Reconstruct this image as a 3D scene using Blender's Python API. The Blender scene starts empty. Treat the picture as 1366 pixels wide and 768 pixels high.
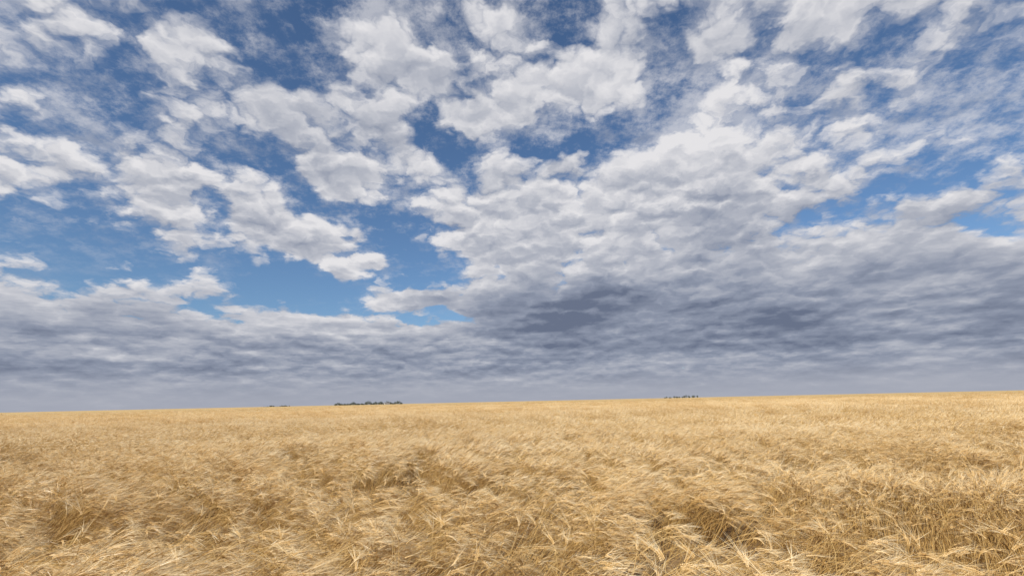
import bpy, math, random
import numpy as np
from mathutils import Vector, Matrix, Euler, noise as mn

random.seed(7)
rng = np.random.default_rng(7)
scene = bpy.context.scene
scene.view_settings.view_transform = 'Standard'
scene.view_settings.look = 'None'
scene.view_settings.exposure = 0

# ------------------------------------------------------------------ camera
F = 665.0
cam_d = bpy.data.cameras.new("camera")
cam = bpy.data.objects.new("camera", cam_d)
scene.collection.objects.link(cam)
cam_d.sensor_width = 36
cam_d.lens = 36 * F / 1366
cam_d.clip_start = 0.05
cam_d.clip_end = 30000
EYE = 1.60
PITCH = math.atan(151 / F)
ROLL = math.radians(-1.25)
Rm = Matrix.Rotation(math.radians(90) + PITCH, 3, 'X') @ Matrix.Rotation(ROLL, 3, 'Z')
cam.matrix_world = Matrix.Translation((0, 0, EYE)) @ Rm.to_4x4()
scene.camera = cam

def pdir(x, y):
    v = Rm @ Vector(((x - 683) / F, -(y - 384) / F, -1))
    return v.normalized()

def azel(x, y):
    d = pdir(x, y)
    return math.atan2(d.x, d.y), math.asin(d.z)

# ------------------------------------------------------------------ node helper
class NB:
    def __init__(s, nt): s.nt = nt
    def new(s, t): return s.nt.nodes.new(t)
    def put(s, sock, v):
        if v is None: return
        if isinstance(v, X): s.nt.links.new(v.o, sock)
        elif isinstance(v, bpy.types.NodeSocket): s.nt.links.new(v, sock)
        else: sock.default_value = v
    def m(s, op, a, b=None, c=None, clamp=False):
        n = s.new('ShaderNodeMath'); n.operation = op; n.use_clamp = clamp
        s.put(n.inputs[0], a); s.put(n.inputs[1], b); s.put(n.inputs[2], c)
        return X(s, n.outputs[0])
    def vm(s, op, a, b=None, scale=None, out=0):
        n = s.new('ShaderNodeVectorMath'); n.operation = op
        s.put(n.inputs[0], a)
        if b is not None: s.put(n.inputs[1], b)
        if scale is not None: s.put(n.inputs['Scale'], scale)
        return X(s, n.outputs[out])
    def comb(s, x, y, z=0.0):
        n = s.new('ShaderNodeCombineXYZ')
        s.put(n.inputs[0], x); s.put(n.inputs[1], y); s.put(n.inputs[2], z)
        return X(s, n.outputs[0])
    def mr(s, v, a, b, c=0.0, d=1.0, t='SMOOTHSTEP'):
        n = s.new('ShaderNodeMapRange'); n.interpolation_type = t
        s.put(n.inputs[0], v); s.put(n.inputs[1], a); s.put(n.inputs[2], b)
        s.put(n.inputs[3], c); s.put(n.inputs[4], d)
        return X(s, n.outputs[0])
    def noise(s, vec, scale, detail=5.0, rough=0.5, lac=2.0, dist=0.0, color=False, dim='3D'):
        n = s.new('ShaderNodeTexNoise'); n.noise_dimensions = dim
        s.put(n.inputs['Vector'], vec); n.inputs['Scale'].default_value = scale
        n.inputs['Detail'].default_value = detail; n.inputs['Roughness'].default_value = rough
        n.inputs['Lacunarity'].default_value = lac; n.inputs['Distortion'].default_value = dist
        return X(s, n.outputs[1 if color else 0])
    def voro(s, vec, scale):
        n = s.new('ShaderNodeTexVoronoi'); n.feature = 'F1'; n.voronoi_dimensions = '2D'
        s.put(n.inputs['Vector'], vec); n.inputs['Scale'].default_value = scale
        return X(s, n.outputs['Distance'])
    def mix(s, f, a, b):
        n = s.new('ShaderNodeMix'); n.data_type = 'RGBA'
        s.put(n.inputs[0], f); s.put(n.inputs[6], a); s.put(n.inputs[7], b)
        return X(s, n.outputs[2])
class X:
    def __init__(s, nb, o): s.nb = nb; s.o = o
    def __add__(s, b): return s.nb.m('ADD', s, b)
    def __radd__(s, b): return s.nb.m('ADD', s, b)
    def __sub__(s, b): return s.nb.m('SUBTRACT', s, b)
    def __rsub__(s, b): return s.nb.m('SUBTRACT', b, s)
    def __mul__(s, b): return s.nb.m('MULTIPLY', s, b)
    def __rmul__(s, b): return s.nb.m('MULTIPLY', s, b)
    def __truediv__(s, b): return s.nb.m('DIVIDE', s, b)

# ------------------------------------------------------------------ sun
SUN_AZ = math.radians(-145)   # clockwise from +Y : behind the camera, to the left
SUN_EL = math.radians(42)
S = Vector((math.sin(SUN_AZ) * math.cos(SUN_EL), math.cos(SUN_AZ) * math.cos(SUN_EL), math.sin(SUN_EL)))
sl = bpy.data.lights.new("sun", 'SUN'); sl.energy = 5.0; sl.angle = math.radians(0.5); sl.color = (1.0, 0.955, 0.87)
so = bpy.data.objects.new("sun", sl); scene.collection.objects.link(so)
so.rotation_euler = (-S).to_track_quat('-Z', 'Y').to_euler()

# ------------------------------------------------------------------ world / sky
w = bpy.data.worlds.new("World"); scene.world = w; w.use_nodes = True
try:
    w.cycles.sampling_method = 'MANUAL'; w.cycles.sample_map_resolution = 256
except Exception as ex: print(ex)
nt = w.node_tree; nt.nodes.clear(); B = NB(nt)
out = B.new('ShaderNodeOutputWorld'); bg = B.new('ShaderNodeBackground')
nt.links.new(bg.outputs[0], out.inputs[0]); bg.inputs[1].default_value = 0.1
sky = B.new('ShaderNodeTexSky'); sky.sky_type = 'NISHITA'; sky.sun_disc = False
sky.sun_elevation = SUN_EL; sky.sun_rotation = SUN_AZ % (2 * math.pi)
sky.air_density = 1.0; sky.dust_density = 0.6; sky.ozone_density = 2.0
tc = B.new('ShaderNodeTexCoord')
D = X(B, tc.outputs['Generated'])
sep = B.new('ShaderNodeSeparateXYZ'); B.put(sep.inputs[0], D)
dx, dy, dz = (X(B, sep.outputs[i]) for i in range(3))
dzc = B.m('MAXIMUM', dz, 0.0)
den = dzc + 0.24
P = B.comb(dx / den, dy / den, 0.0)
az = B.m('ARCTAN2', dx, dy)
el = B.m('ARCSINE', dz)

seed = (3.1, 7.7, 0.0)
Ps = B.vm('ADD', P, seed)
wv0 = B.vm('SCALE', B.vm('SUBTRACT', B.noise(Ps, 9.0, 4, 0.62, color=True, dim='2D'), (0.5, 0.5, 0.5)), scale=0.11)
def density(Pv, det):
    Pw = B.vm('ADD', Pv, wv0)
    n1 = B.noise(Pw, 2.8, det, 0.62, dim='2D')
    v1 = B.voro(Pw, 7.2)
    v2 = B.voro(Pw, 16.0)
    v3 = B.voro(Pw, 34.0)
    return n1 * 0.64 + (1.0 - v1 * v1) * 0.27 + (1.0 - v2 * v2) * 0.14 + (1.0 - v3 * v3) * 0.05
Pup = B.vm('ADD', B.vm('SCALE', P, scale=0.972), seed)
d0 = density(Ps, 8)
d1 = density(Pup, 4)

# large scale arrangement of the cloud field, in azimuth / elevation
wv = B.vm('SUBTRACT', B.noise(B.comb(az, el), 7.0, 3, 0.6, color=True, dim='2D'), (0.5, 0.5, 0.5))
UV = B.vm('ADD', B.comb(az, el), B.vm('SCALE', wv, scale=0.10))
def blobs(lst):
    acc = None
    for (x, y, rx, ry, rot, wt) in lst:
        a, e = azel(x, y)
        a1, _ = azel(x + 10, y); _, e1 = azel(x, y - 10)
        kx = abs(a1 - a) / 10; ky = abs(e1 - e) / 10
        n = B.new('ShaderNodeMapping'); n.vector_type = 'TEXTURE'
        B.put(n.inputs['Vector'], UV)
        n.inputs['Location'].default_value = (a, e, 0)
        n.inputs['Rotation'].default_value = (0, 0, math.radians(rot))
        n.inputs['Scale'].default_value = (rx * kx * 1.6, ry * ky * 1.6, 1)
        L = B.vm('LENGTH', X(B, n.outputs[0]), out=1)
        r = B.mr(L, 0.0, 1.0, wt, 0.0)
        acc = r if acc is None else acc + r
    return acc
cover = blobs([
    # blue openings
    (380, 60, 60, 45, -30, -.15), (440, 15, 60, 30, 0, -.10), (615, 75, 30, 55, 20, -.17),
    (565, 160, 30, 32, 0, -.18), (880, 25, 70, 36, 0, -.17), (700, 15, 40, 30, 0, -.08),
    (735, 70, 45, 18, 10, -.12), (780, 182, 95, 17, 5, -.24), (882, 125, 18, 38, 0, -.18),
    (620, 215, 24, 48, 10, -.20), (430, 265, 110, 24, -28, -.20), (550, 330, 80, 34, -20, -.18),
    (395, 385, 100, 30, -8, -.36), (545, 375, 90, 26, 10, -.20), (575, 432, 70, 12, 0, -.28),
    (470, 150, 25, 30, 0, -.10), (930, 110, 25, 20, 0, -.10),
    (170, 120, 110, 60, 20, -.14), (90, 330, 130, 50, -10, -.20), (1180, 60, 110, 50, 10, -.10), (1250, 230, 90, 30, 0, -.12),
    # cloud masses
    (535, 75, 70, 38, -20, .18), (790, 105, 110, 50, 15, .19), (645, 150, 50, 30, 0, .15),
    (655, 25, 35, 30, 0, .12), (400, 135, 75, 38, 0, .17), (530, 205, 60, 42, -20, .15),
    (430, 215, 120, 36, -28, .21), (425, 330, 100, 34, -14, .33), (760, 290, 190, 66, 0, .22),
    (940, 240, 120, 110, 0, .20), (960, 80, 60, 40, 0, .15), (820, 400, 260, 60, 0, .36),
    (1150, 380, 260, 90, 0, .22), (540, 402, 90, 14, -5, .16), (400, 470, 400, 30, 0, .30),
    (150, 240, 130, 40, 0, .12), (1120, 150, 90, 40, 15, .12), (250, 60, 80, 30, 0, .10),
])
lowc = B.mr(el, math.radians(13), math.radians(4.5), 0.0, 0.35)
tot0 = d0 + cover + lowc
alpha = B.mr(tot0, 0.605, 0.785)
# thin wisps
wn = B.noise(Ps, 11.0, 7, 0.70, dim='2D')
wl = B.noise(Ps, 1.9, 2, 0.5, dim='2D')
wisp = B.mr(wn + wl * 0.5 + cover * 0.5, 0.64, 1.02, 0.0, 0.60)
wisp = wisp * B.mr(el, math.radians(12), math.radians(20), 0.25, 1.0)
a_all = B.m('MAXIMUM', alpha, wisp)

# shading of the clouds
relief = (d0 - d1) * B.mr(el, math.radians(6), math.radians(22), 0.45, 1.0)
thick = B.mr(tot0, 0.70, 1.10)
shade = blobs([
    (720, 412, 130, 38, 5, -.36), (900, 415, 230, 50, 0, -.30), (800, 470, 300, 30, 0, -.06),
    (930, 330, 110, 40, 0, -.10), (420, 370, 80, 16, -10, -.10), (1200, 400, 260, 80, 0, -.12),
    (780, 270, 170, 60, 0, .12), (780, 100, 100, 40, 0, .12), (950, 200, 100, 80, 0, .12), (420, 310, 90, 20, -15, .12),
    (400, 200, 130, 70, -20, -.10), (540, 80, 90, 50, 0, -.08), (440, 445, 150, 20, 0, .14),
])
Lm = relief * 2.0 + shade + (0.80 - thick * 0.22) + (wl - 0.5) * 0.4
lowd = B.mr(el, math.radians(12), math.radians(4.0), 0.0, -0.18)
streak = (B.noise(B.comb(az * 3.0, el * 22.0, 1.7), 1.8, 6, 0.65) - 0.5)
Lm = Lm + lowd + streak * B.mr(el, math.radians(16), math.radians(6), 0.0, 1.2)
Lc = B.m('MINIMUM', B.m('MAXIMUM', Lm, 0.0), 1.0)
cr = B.new('ShaderNodeValToRGB'); B.put(cr.inputs[0], Lc)
e = cr.color_ramp.elements
e[0].position = 0.0; e[0].color = (0.14, 0.17, 0.25, 1)
e[1].position = 1.0; e[1].color = (0.78, 0.77, 0.79, 1)
q = e.new(0.35); q.color = (0.275, 0.31, 0.40, 1)
q = e.new(0.65); q.color = (0.465, 0.485, 0.55, 1)
cloudc = B.vm('SCALE', X(B, cr.outputs[0]), scale=10.0)
blue = B.vm('MULTIPLY', X(B, sky.outputs[0]), (0.72, 0.88, 1.03))
col = B.mix(a_all, blue, cloudc)
hz = B.mr(el, math.radians(4.2), math.radians(0.2), 0.0, 0.9)
col = B.mix(hz, col, (3.8, 4.0, 4.7, 1))
B.put(bg.inputs[0], col)

# ------------------------------------------------------------------ terrain height
def sst(a, b, x):
    t = min(1, max(0, (x - a) / (b - a))); return t * t * (3 - 2 * t)
def terr(x, y):
    r = math.hypot(x, y)
    z = 0.22 * sst(6, 45, r) * mn.noise(Vector((x / 38 + 4.2, y / 30 + 1.3, 0)))
    z += 1.1 * sst(150, 900, r) * mn.noise(Vector((x / 500 + 9.2, y / 600 + 2.3, 5)))
    return z

def polar_sheet(name, r0, r1, nr, na, zf, a0=-math.pi, a1=math.pi):
    rs = np.concatenate([[0.0] if r0 == 0 else [], np.geomspace(max(r0, 0.8), r1, nr)])
    full = abs(a1 - a0 - 2 * math.pi) < 1e-6
    th = np.linspace(a0, a1, na, endpoint=not full)
    V = []; Fc = []
    for r in rs:
        for t in th:
            x = r * math.sin(t); y = r * math.cos(t); V.append((x, y, zf(x, y)))
    for i in range(len(rs) - 1):
        for j in range(na if full else na - 1):
            j2 = (j + 1) % na
            Fc.append((i * na + j, (i + 1) * na + j, (i + 1) * na + j2, i * na + j2))
    me = bpy.data.meshes.new(name); me.from_pydata(V, [], Fc); me.update()
    for p in me.polygons: p.use_smooth = True
    if me.polygons[len(me.polygons)//2].normal.z < 0: me.flip_normals()
    o = bpy.data.objects.new(name, me); scene.collection.objects.link(o)
    return o

# ------------------------------------------------------------------ materials
def mat(name):
    m = bpy.data.materials.new(name); m.use_nodes = True
    m.node_tree.nodes.clear(); return m, NB(m.node_tree)

def straw(name, dark, mid, light, trans, rough=0.5, spec=0.3):
    m, b = mat(name)
    o = b.new('ShaderNodeOutputMaterial')
    geo = b.new('ShaderNodeNewGeometry'); oi = b.new('ShaderNodeObjectInfo')
    pos = X(b, geo.outputs['Position'])
    big = b.noise(b.vm('MULTIPLY', pos, (0.30, 1.0, 0.0)), 0.40, 5, 0.65)
    rp = X(b, geo.outputs['Random Per Island'])
    f = (big - 0.5) * 2.0 + (rp - 0.5) * 0.6 + (X(b, oi.outputs['Random']) - 0.5) * 0.35 + 0.54
    f = b.m('MINIMUM', b.m('MAXIMUM', f, 0.0), 1.0)
    cr = b.new('ShaderNodeValToRGB'); b.put(cr.inputs[0], f)
    e = cr.color_ramp.elements
    e[0].color = (*dark, 1); e[1].color = (*light, 1)
    q = e.new(0.5); q.color = (*mid, 1)
    pr = b.new('ShaderNodeBsdfPrincipled')
    b.put(pr.inputs['Base Color'], cr.outputs[0]); pr.inputs['Roughness'].default_value = rough
    pr.inputs['Specular IOR Level'].default_value = spec
    tr = b.new('ShaderNodeBsdfTranslucent'); b.put(tr.inputs[0], cr.outputs[0])
    mx = b.new('ShaderNodeMixShader'); mx.inputs[0].default_value = trans
    b.nt.links.new(pr.outputs[0], mx.inputs[1]); b.nt.links.new(tr.outputs[0], mx.inputs[2])
    b.nt.links.new(mx.outputs[0], o.inputs[0])
    return m
m_stem = straw("barley_stem", (0.34, 0.19, 0.055), (0.56, 0.355, 0.12), (0.72, 0.52, 0.23), 0.25)
m_ear = straw("barley_ear", (0.48, 0.27, 0.085), (0.70, 0.47, 0.19), (0.84, 0.63, 0.34), 0.2)
m_awn = straw("barley_awn", (0.66, 0.44, 0.185), (0.88, 0.69, 0.39), (0.95, 0.83, 0.58), 0.3, 0.35, 0.5)

gm, b = mat("soil_and_stubble")
o = b.new('ShaderNodeOutputMaterial'); pr = b.new('ShaderNodeBsdfPrincipled')
geo = b.new('ShaderNodeNewGeometry'); pos = X(b, geo.outputs['Position'])
f = b.noise(pos, 14.0, 8, 0.65)
cr = b.new('ShaderNodeValToRGB'); b.put(cr.inputs[0], f); e = cr.color_ramp.elements
e[0].position = 0.3; e[0].color = (0.10, 0.06, 0.028, 1); e[1].position = 0.7; e[1].color = (0.34, 0.215, 0.09, 1)
b.put(pr.inputs['Base Color'], cr.outputs[0]); pr.inputs['Roughness'].default_value = 0.95
b.nt.links.new(pr.outputs[0], o.inputs[0])

cm, b = mat("distant_barley_canopy")
o = b.new('ShaderNodeOutputMaterial'); pr = b.new('ShaderNodeBsdfPrincipled')
geo = b.new('ShaderNodeNewGeometry'); pos = X(b, geo.outputs['Position'])
f = (b.noise(b.vm('MULTIPLY', pos, (0.35, 1.0, 1.0)), 0.05, 9, 0.72) - 0.5) * 1.9 + (b.noise(pos, 2.5, 5, 0.7) - 0.5) * 1.0 + 0.5
f = b.m('MINIMUM', b.m('MAXIMUM', f, 0.0), 1.0)
cr = b.new('ShaderNodeValToRGB'); b.put(cr.inputs[0], f); e = cr.color_ramp.elements
e[0].color = (0.29, 0.18, 0.07, 1); e[1].color = (0.66, 0.49, 0.26, 1)
q = e.new(0.5); q.color = (0.50, 0.35, 0.16, 1)
b.put(pr.inputs['Base Color'], cr.outputs[0]); pr.inputs['Roughness'].default_value = 0.9
pr.inputs['Specular IOR Level'].default_value = 0.1
bp = b.new('ShaderNodeBump'); bp.inputs['Strength'].default_value = 0.7; bp.inputs['Distance'].default_value = 0.12
b.put(bp.inputs['Height'], b.noise(pos, 3.0, 6, 0.7)); b.nt.links.new(bp.outputs[0], pr.inputs['Normal'])
b.nt.links.new(pr.outputs[0], o.inputs[0])

ground = polar_sheet("ground", 0, 9000, 90, 180, terr)
ground.data.materials.append(gm)

# ------------------------------------------------------------------ barley
field = bpy.data.objects.new("barley_field", None); scene.collection.objects.link(field)

class MB:
    def __init__(s): s.v = []; s.f = []; s.mi = []
    def ribbon(s, pts, side, ws, mi):
        n0 = len(s.v)
        for p, wd in zip(pts, ws):
            s.v.append(p - side * wd / 2); s.v.append(p + side * wd / 2)
        for i in range(len(pts) - 1):
            a = n0 + 2 * i; s.f.append((a, a + 1, a + 3, a + 2)); s.mi.append(mi)
    def awn(s, p, q, r, side, wd, mi):
        n0 = len(s.v)
        s.v += [p - side * wd / 2, p + side * wd / 2, q - side * wd * .35, q + side * wd * .35, r]
        s.f += [(n0, n0 + 1, n0 + 3, n0 + 2), (n0 + 2, n0 + 3, n0 + 4)]; s.mi += [mi, mi]
    def tube(s, pts, side, ups, rad, mi):
        n0 = len(s.v)
        for p, u in zip(pts, ups):
            for k in range(3):
                a = k * 2.0944; s.v.append(p + side * math.cos(a) * rad + u * math.sin(a) * rad)
        for i in range(len(pts) - 1):
            for k in range(3):
                k2 = (k + 1) % 3; a = n0 + 3 * i
                s.f.append((a + k, a + k2, a + 3 + k2, a + 3 + k)); s.mi.append(mi)
    def kernel(s, p, ax, s1, s2, L, W, mi):
        n0 = len(s.v); c = p + ax * L * .42
        s.v += [p, c + s1 * W, c + s2 * W * .8, c - s1 * W, c - s2 * W * .8, p + ax * L]
        for k in range(4):
            a = n0 + 1 + k; b2 = n0 + 1 + (k + 1) % 4
            s.f += [(n0, b2, a), (n0 + 5, a, b2)]; s.mi += [mi, mi]
    def obj(s, name, coll):
        me = bpy.data.meshes.new(name)
        me.from_pydata([tuple(v) for v in s.v], [], s.f)
        for m_ in (m_stem, m_ear, m_awn): me.materials.append(m_)
        me.polygons.foreach_set("material_index", s.mi); me.update()
        o = bpy.data.objects.new(name, me); coll.objects.link(o); o.parent = field
        return o

def dirv(th, ph): return np.array([math.sin(th) * math.cos(ph), math.sin(th) * math.sin(ph), math.cos(th)])
def rv(): 
    v = rng.normal(size=3); return v / np.linalg.norm(v)

def stalk(mb, x, y, level):
    ph = rng.normal(0.0, 0.38)          # wind blows towards +x
    if rng.random() < 0.10: ph = rng.uniform(-3.1, 3.1)
    L = rng.normal(0.74, 0.055); t0 = abs(rng.normal(0.06, 0.08)); t1 = rng.uniform(0.4, 1.3)
    side = np.array([-math.sin(ph), math.cos(ph), 0.0])
    nseg = 6 if level == 0 else 4
    p = np.array([x, y, 0.0]); pts = [p]; ups = [np.cross(dirv(t0, ph), side)]
    for i in range(nseg):
        sm = (i + 0.5) / nseg; th = t0 + t1 * sm ** 2.6
        p = p + dirv(th, ph) * L / nseg; pts.append(p); ups.append(np.cross(dirv(th, ph), side))
    if level == 0: mb.tube(pts, side, ups, 0.0018, 0)
    else: mb.ribbon(pts[1:], rv() * .5 + side * .7, [0.0045] * nseg, 0)
    th = t0 + t1; dth = rng.uniform(0.3, 1.2)
    if level == 0:
        nk = 9; EL = rng.uniform(0.075, 0.10); roll = rng.uniform(0, 3.14)
        for i in range(nk):
            th_i = th + dth * (i / nk)
            ax = dirv(th_i, ph); up = np.cross(ax, side)
            s1 = side * math.cos(roll) + up * math.sin(roll); s2 = -side * math.sin(roll) + up * math.cos(roll)
            p = p + ax * EL / nk
            for sg in (-1, 1):
                kax = ax + s1 * sg * 0.30; kax /= np.linalg.norm(kax)
                kp = p + s1 * sg * 0.0026
                mb.kernel(kp, kax, s1, s2, 0.0150, 0.0044, 1)
                if i % 3 == 1: continue
                al = rng.uniform(0.10, 0.16)
                aax = ax + s1 * sg * rng.uniform(0.06, 0.22) + rv() * 0.06; aax /= np.linalg.norm(aax)
                q = kp + kax * 0.011
                m1 = q + aax * al * .5
                e1 = m1 + (aax + dirv(th_i + 0.5, ph) * .25) * al * .42
                mb.awn(q, m1, e1, rv(), 0.0023, 2)
        if rng.random() < 0.6:
            k = rng.integers(2, 5); a = rng.uniform(-3.1, 3.1); lp = pts[k].copy(); ln = rng.uniform(0.10, 0.22)
            lps = [lp]; t = rng.uniform(0.3, 0.9)
            for i in range(4):
                lp = lp + dirv(t, a) * ln / 4; t += rng.uniform(0.3, 0.7); lps.append(lp)
            mb.ribbon(lps, np.array([-math.sin(a), math.cos(a), rng.uniform(-.4, .4)]), [.006, .008, .007, .005, .001], 0)
    else:
        ax = dirv(th + dth * .4, ph); up = np.cross(ax, side)
        mb.kernel(p, ax, side, up, 0.085, 0.0075, 1)
        for i in range(7):
            q = p + ax * rng.uniform(0.02, 0.08)
            aax = ax + rv() * 0.20; al = rng.uniform(0.10, 0.16)
            m1 = q + aax * al * .5; e1 = m1 + (aax + dirv(th + dth + .5, ph) * .25) * al * .45
            mb.awn(q, m1, e1, rv(), 0.0046, 2)

def make_clumps(name, nvar, nst, rad, level):
    coll = bpy.data.collections.new(name + "_variants")
    for i in range(nvar):
        mb = MB()
        for k in range(nst):
            r = rad * math.sqrt(rng.random()) * rng.uniform(0.75, 1.15); a = rng.uniform(0, 6.283)
            stalk(mb, r * math.cos(a), r * math.sin(a), level)
        mb.obj("%s_%d" % (name, i), coll)
    return coll

near_c = make_clumps("near_barley_clump", 9, 48, 0.28, 0)
mid_c = make_clumps("mid_barley_clump", 7, 150, 0.75, 1)

def scatter(name, coll, pts, nvar):
    me = bpy.data.meshes.new(name)
    n = len(pts); A = np.array(pts)
    me.from_pydata([tuple(p[:3]) for p in pts], [], [])
    r = me.attributes.new("rot", 'FLOAT_VECTOR', 'POINT'); r.data.foreach_set("vector", A[:, 3:6].astype(np.float32).ravel())
    s_ = me.attributes.new("scl", 'FLOAT_VECTOR', 'POINT'); s_.data.foreach_set("vector", A[:, 6:9].astype(np.float32).ravel())
    ix = me.attributes.new("idx", 'INT', 'POINT'); ix.data.foreach_set("value", rng.integers(0, nvar, n).astype(np.int32))
    o = bpy.data.objects.new(name, me); scene.collection.objects.link(o); o.parent = field
    ng = bpy.data.node_groups.new(name + "_gn", 'GeometryNodeTree')
    ng.interface.new_socket("Geometry", in_out='INPUT', socket_type='NodeSocketGeometry')
    ng.interface.new_socket("Geometry", in_out='OUTPUT', socket_type='NodeSocketGeometry')
    N = ng.nodes; Lk = ng.links.new
    gi = N.new('NodeGroupInput'); go = N.new('NodeGroupOutput'); ip = N.new('GeometryNodeInstanceOnPoints')
    ci = N.new('GeometryNodeCollectionInfo'); ci.inputs[0].default_value = coll
    ci.inputs['Separate Children'].default_value = True; ci.inputs['Reset Children'].default_value = True
    def na(nm, t):
        a = N.new('GeometryNodeInputNamedAttribute'); a.data_type = t; a.inputs[0].default_value = nm
        return a.outputs[0]
    Lk(gi.outputs[0], ip.inputs['Points']); Lk(ci.outputs[0], ip.inputs['Instance'])
    ip.inputs['Pick Instance'].default_value = True
    Lk(na("idx", 'INT'), ip.inputs['Instance Index'])
    Lk(na("rot", 'FLOAT_VECTOR'), ip.inputs['Rotation']); Lk(na("scl", 'FLOAT_VECTOR'), ip.inputs['Scale'])
    Lk(ip.outputs[0], go.inputs[0])
    md = o.modifiers.new("scatter", 'NODES'); md.node_group = ng
    return o

def place(x, y, hscale=1.0, wscale=1.0):
    g = mn.noise(Vector((x / 2.6, y / 1.6, 3.3)))           # gust patches
    g2 = mn.noise(Vector((x / 12 + 5, (y + 0.12 * x) / 2.6, 8.3)))         # long wind lanes
    g3 = mn.noise(Vector((x / 0.9 + 5, y / 0.8, 1.3)))
    tilt = max(-0.05, 0.22 + 0.50 * g + 0.70 * g2 + 0.28 * g3)
    azw = 0.2 + 0.95 * mn.noise(Vector((x / 2.6, y / 1.8, 11.1))) + random.gauss(0, 0.18)
    M = Matrix.Rotation(azw, 3, 'Z') @ Matrix.Rotation(tilt, 3, 'Y')
    e = M.to_euler()
    h = hscale * (1.0 - 0.10 * g2 + 0.18 * g3 + 0.12 * g + random.uniform(-.04, .04))
    ws = wscale * random.uniform(0.9, 1.1)
    return (x, y, terr(x, y), e.x, e.y, e.z, ws, ws, h)

def ring(r0, r1, half, per_m2, hs=1.0, wsc=1.0):
    area = half * (r1 * r1 - r0 * r0); n = int(area * per_m2); res = []
    for _ in range(n):
        r = math.sqrt(random.uniform(r0 * r0, r1 * r1)); a = random.uniform(-half, half)
        res.append(place(r * math.sin(a), r * math.cos(a), hs, wsc))
    return res

near_pts = ring(0.9, 4, math.pi, 4.6) + ring(4, 17, math.radians(58), 4.4)
scatter("near_barley", near_c, near_pts, 9)
mid_pts = ring(16.5, 50, math.radians(56), 0.85) + ring(50, 110, math.radians(53), 0.45, 1.0, 1.3) + ring(110, 220, math.radians(50), 0.09, 1.0, 2.0)
scatter("mid_barley", mid_c, mid_pts, 7)
can = polar_sheet("distant_barley", 38, 9000, 120, 360, lambda x, y: terr(x, y) + 0.66 * sst(38, 65, math.hypot(x, y)) +
                  0.10 * mn.noise(Vector((x / 3, y / 3, 0))))
can.data.materials.append(cm); can.parent = field

# ------------------------------------------------------------------ distant trees
fm, b = mat("tree_foliage")
o = b.new('ShaderNodeOutputMaterial'); pr = b.new('ShaderNodeBsdfPrincipled')
geo = b.new('ShaderNodeNewGeometry'); pos = X(b, geo.outputs['Position'])
b.put(pr.inputs['Base Color'], b.mix(X(b, geo.outputs['Random Per Island']), (0.045, 0.06, 0.045, 1), (0.09, 0.11, 0.07, 1)))
pr.inputs['Roughness'].default_value = 0.9
b.nt.links.new(pr.outputs[0], o.inputs[0])
bm_, b = mat("tree_bark")
o = b.new('ShaderNodeOutputMaterial'); pr = b.new('ShaderNodeBsdfPrincipled'); pr.inputs['Base Color'].default_value = (0.09, 0.07, 0.05, 1)
b.nt.links.new(pr.outputs[0], o.inputs[0])

def tree_mass(x0, x1, dist, hmax, n):
    V = []; Fc = []; MI = []
    for i in range(n):
        px = x0 + (x1 - x0) * (i + random.uniform(-.4, .4)) / max(1, n - 1)
        d = pdir(px, 536); a = math.atan2(d.x, d.y)
        r = dist + random.uniform(-50, 50); bx, by = r * math.sin(a), r * math.cos(a)
        env = 0.40 + 0.6 * abs(mn.noise(Vector((px / 9, 3.3, 0)))) * 2.2
        h = hmax * min(1, env) * random.uniform(.7, 1.15); zb = terr(bx, by); wd = h * random.uniform(.35, .6)
        n0 = len(V)
        for (zz, rr) in ((0, .3), (h * .6, .12)):
            for k in range(5): V.append((bx + rr * math.cos(k * 1.2566), by + rr * math.sin(k * 1.2566), zb + zz))
        for k in range(5): Fc.append((n0 + k, n0 + (k + 1) % 5, n0 + 5 + (k + 1) % 5, n0 + 5 + k)); MI.append(1)
        for k in range(170):
            v = Vector(rv()) * random.random() ** .35
            c = Vector((bx + v.x * wd, by + v.y * wd, zb + h * .56 + v.z * h * .46))
            s = random.uniform(.35, .9); p1 = Vector(rv()); p2 = p1.cross(Vector(rv())).normalized()
            n0 = len(V)
            V += [tuple(c - p1 * s), tuple(c + p2 * s * .7), tuple(c + p1 * s), tuple(c - p2 * s * .7)]
            Fc.append((n0, n0 + 1, n0 + 2, n0 + 3)); MI.append(0)
    me = bpy.data.meshes.new("distant_trees"); me.from_pydata(V, [], Fc)
    me.materials.append(fm); me.materials.append(bm_); me.polygons.foreach_set("material_index", MI)
    o = bpy.data.objects.new("distant_trees", me); scene.collection.objects.link(o)
tree_mass(447, 536, 1500, 11, 52)
tree_mass(888, 930, 1700, 9.5, 16)
tree_mass(352, 386, 2300, 6, 22)

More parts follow.
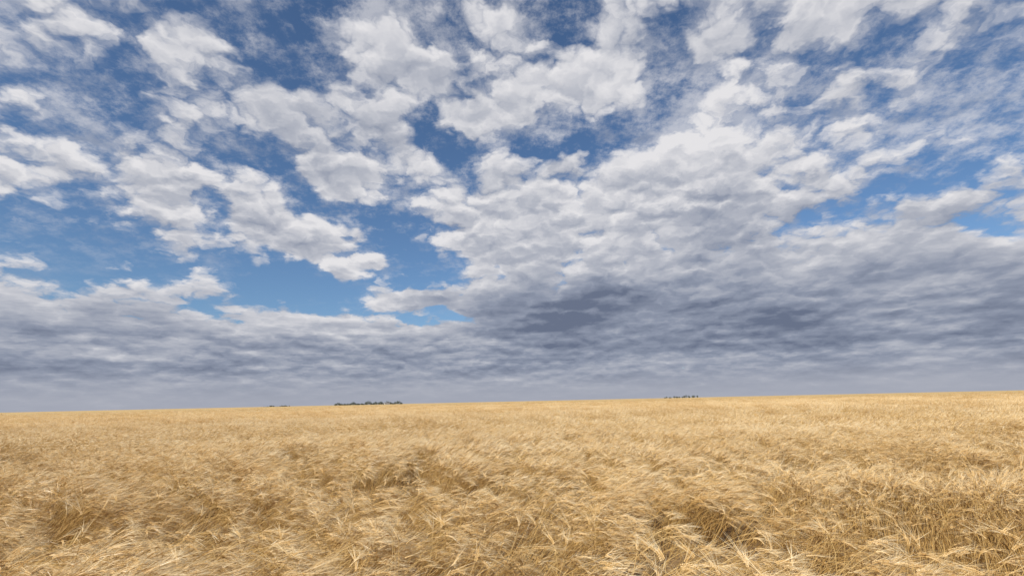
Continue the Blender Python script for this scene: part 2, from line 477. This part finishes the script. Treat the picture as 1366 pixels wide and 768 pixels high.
# ------------------------------------------------------------------ farmhouse among the trees
def flat(name, c, rough=0.7):
    m, b = mat(name)
    o = b.new('ShaderNodeOutputMaterial'); pr = b.new('ShaderNodeBsdfPrincipled')
    geo = b.new('ShaderNodeNewGeometry')
    f = b.noise(X(b, geo.outputs['Position']), 1.5, 5, 0.6)
    b.put(pr.inputs['Base Color'], b.mix(f, tuple(v * .85 for v in c) + (1,), tuple(min(1, v * 1.1) for v in c) + (1,)))
    pr.inputs['Roughness'].default_value = rough
    b.nt.links.new(pr.outputs[0], o.inputs[0]); return m
wallm = flat("pale_siding", (0.45, 0.45, 0.44)); roofm = flat("grey_roof", (0.16, 0.15, 0.15)); winm = flat("window_glass", (0.05, 0.06, 0.08), .2)
def part(name, V, Fc, m, par):
    me = bpy.data.meshes.new(name); me.from_pydata(V, [], Fc); me.materials.append(m)
    o = bpy.data.objects.new(name, me); scene.collection.objects.link(o); o.parent = par; return o
d = pdir(516, 539); a = math.atan2(d.x, d.y); r = 1440
house = bpy.data.objects.new("farmhouse", None); scene.collection.objects.link(house)
hx, hy = r * math.sin(a), r * math.cos(a)
house.location = (hx, hy, terr(hx, hy)); house.rotation_euler = (0, 0, -a + 0.3)
L, W_, H, RH = 7, 4, 4.0, 2.4
part("walls", [(-L, -W_, 0), (L, -W_, 0), (L, W_, 0), (-L, W_, 0), (-L, -W_, H), (L, -W_, H), (L, W_, H), (-L, W_, H), (-L, 0, H + RH), (L, 0, H + RH)],
     [(0, 1, 5, 4), (2, 3, 7, 6), (1, 2, 6, 9, 5), (3, 0, 4, 8, 7)], wallm, house)
part("roof", [(-L - .5, -W_ - .5, H - .25), (L + .5, -W_ - .5, H - .25), (L + .5, 0, H + RH + .08), (-L - .5, 0, H + RH + .08), (L + .5, W_ + .5, H - .25), (-L - .5, W_ + .5, H - .25)],
     [(0, 1, 2, 3), (3, 2, 4, 5)], roofm, house)
wv_, wf_ = [], []
for cx in (-4.5, -1.5, 2.0, 5.0):
    n0 = len(wv_); wv_ += [(cx - .6, -W_ - .03, 1.2), (cx + .6, -W_ - .03, 1.2), (cx + .6, -W_ - .03, 2.8), (cx - .6, -W_ - .03, 2.8)]; wf_.append((n0, n0 + 1, n0 + 2, n0 + 3))
part("windows", wv_, wf_, winm, house)
print("INST", len(near_pts), len(mid_pts))
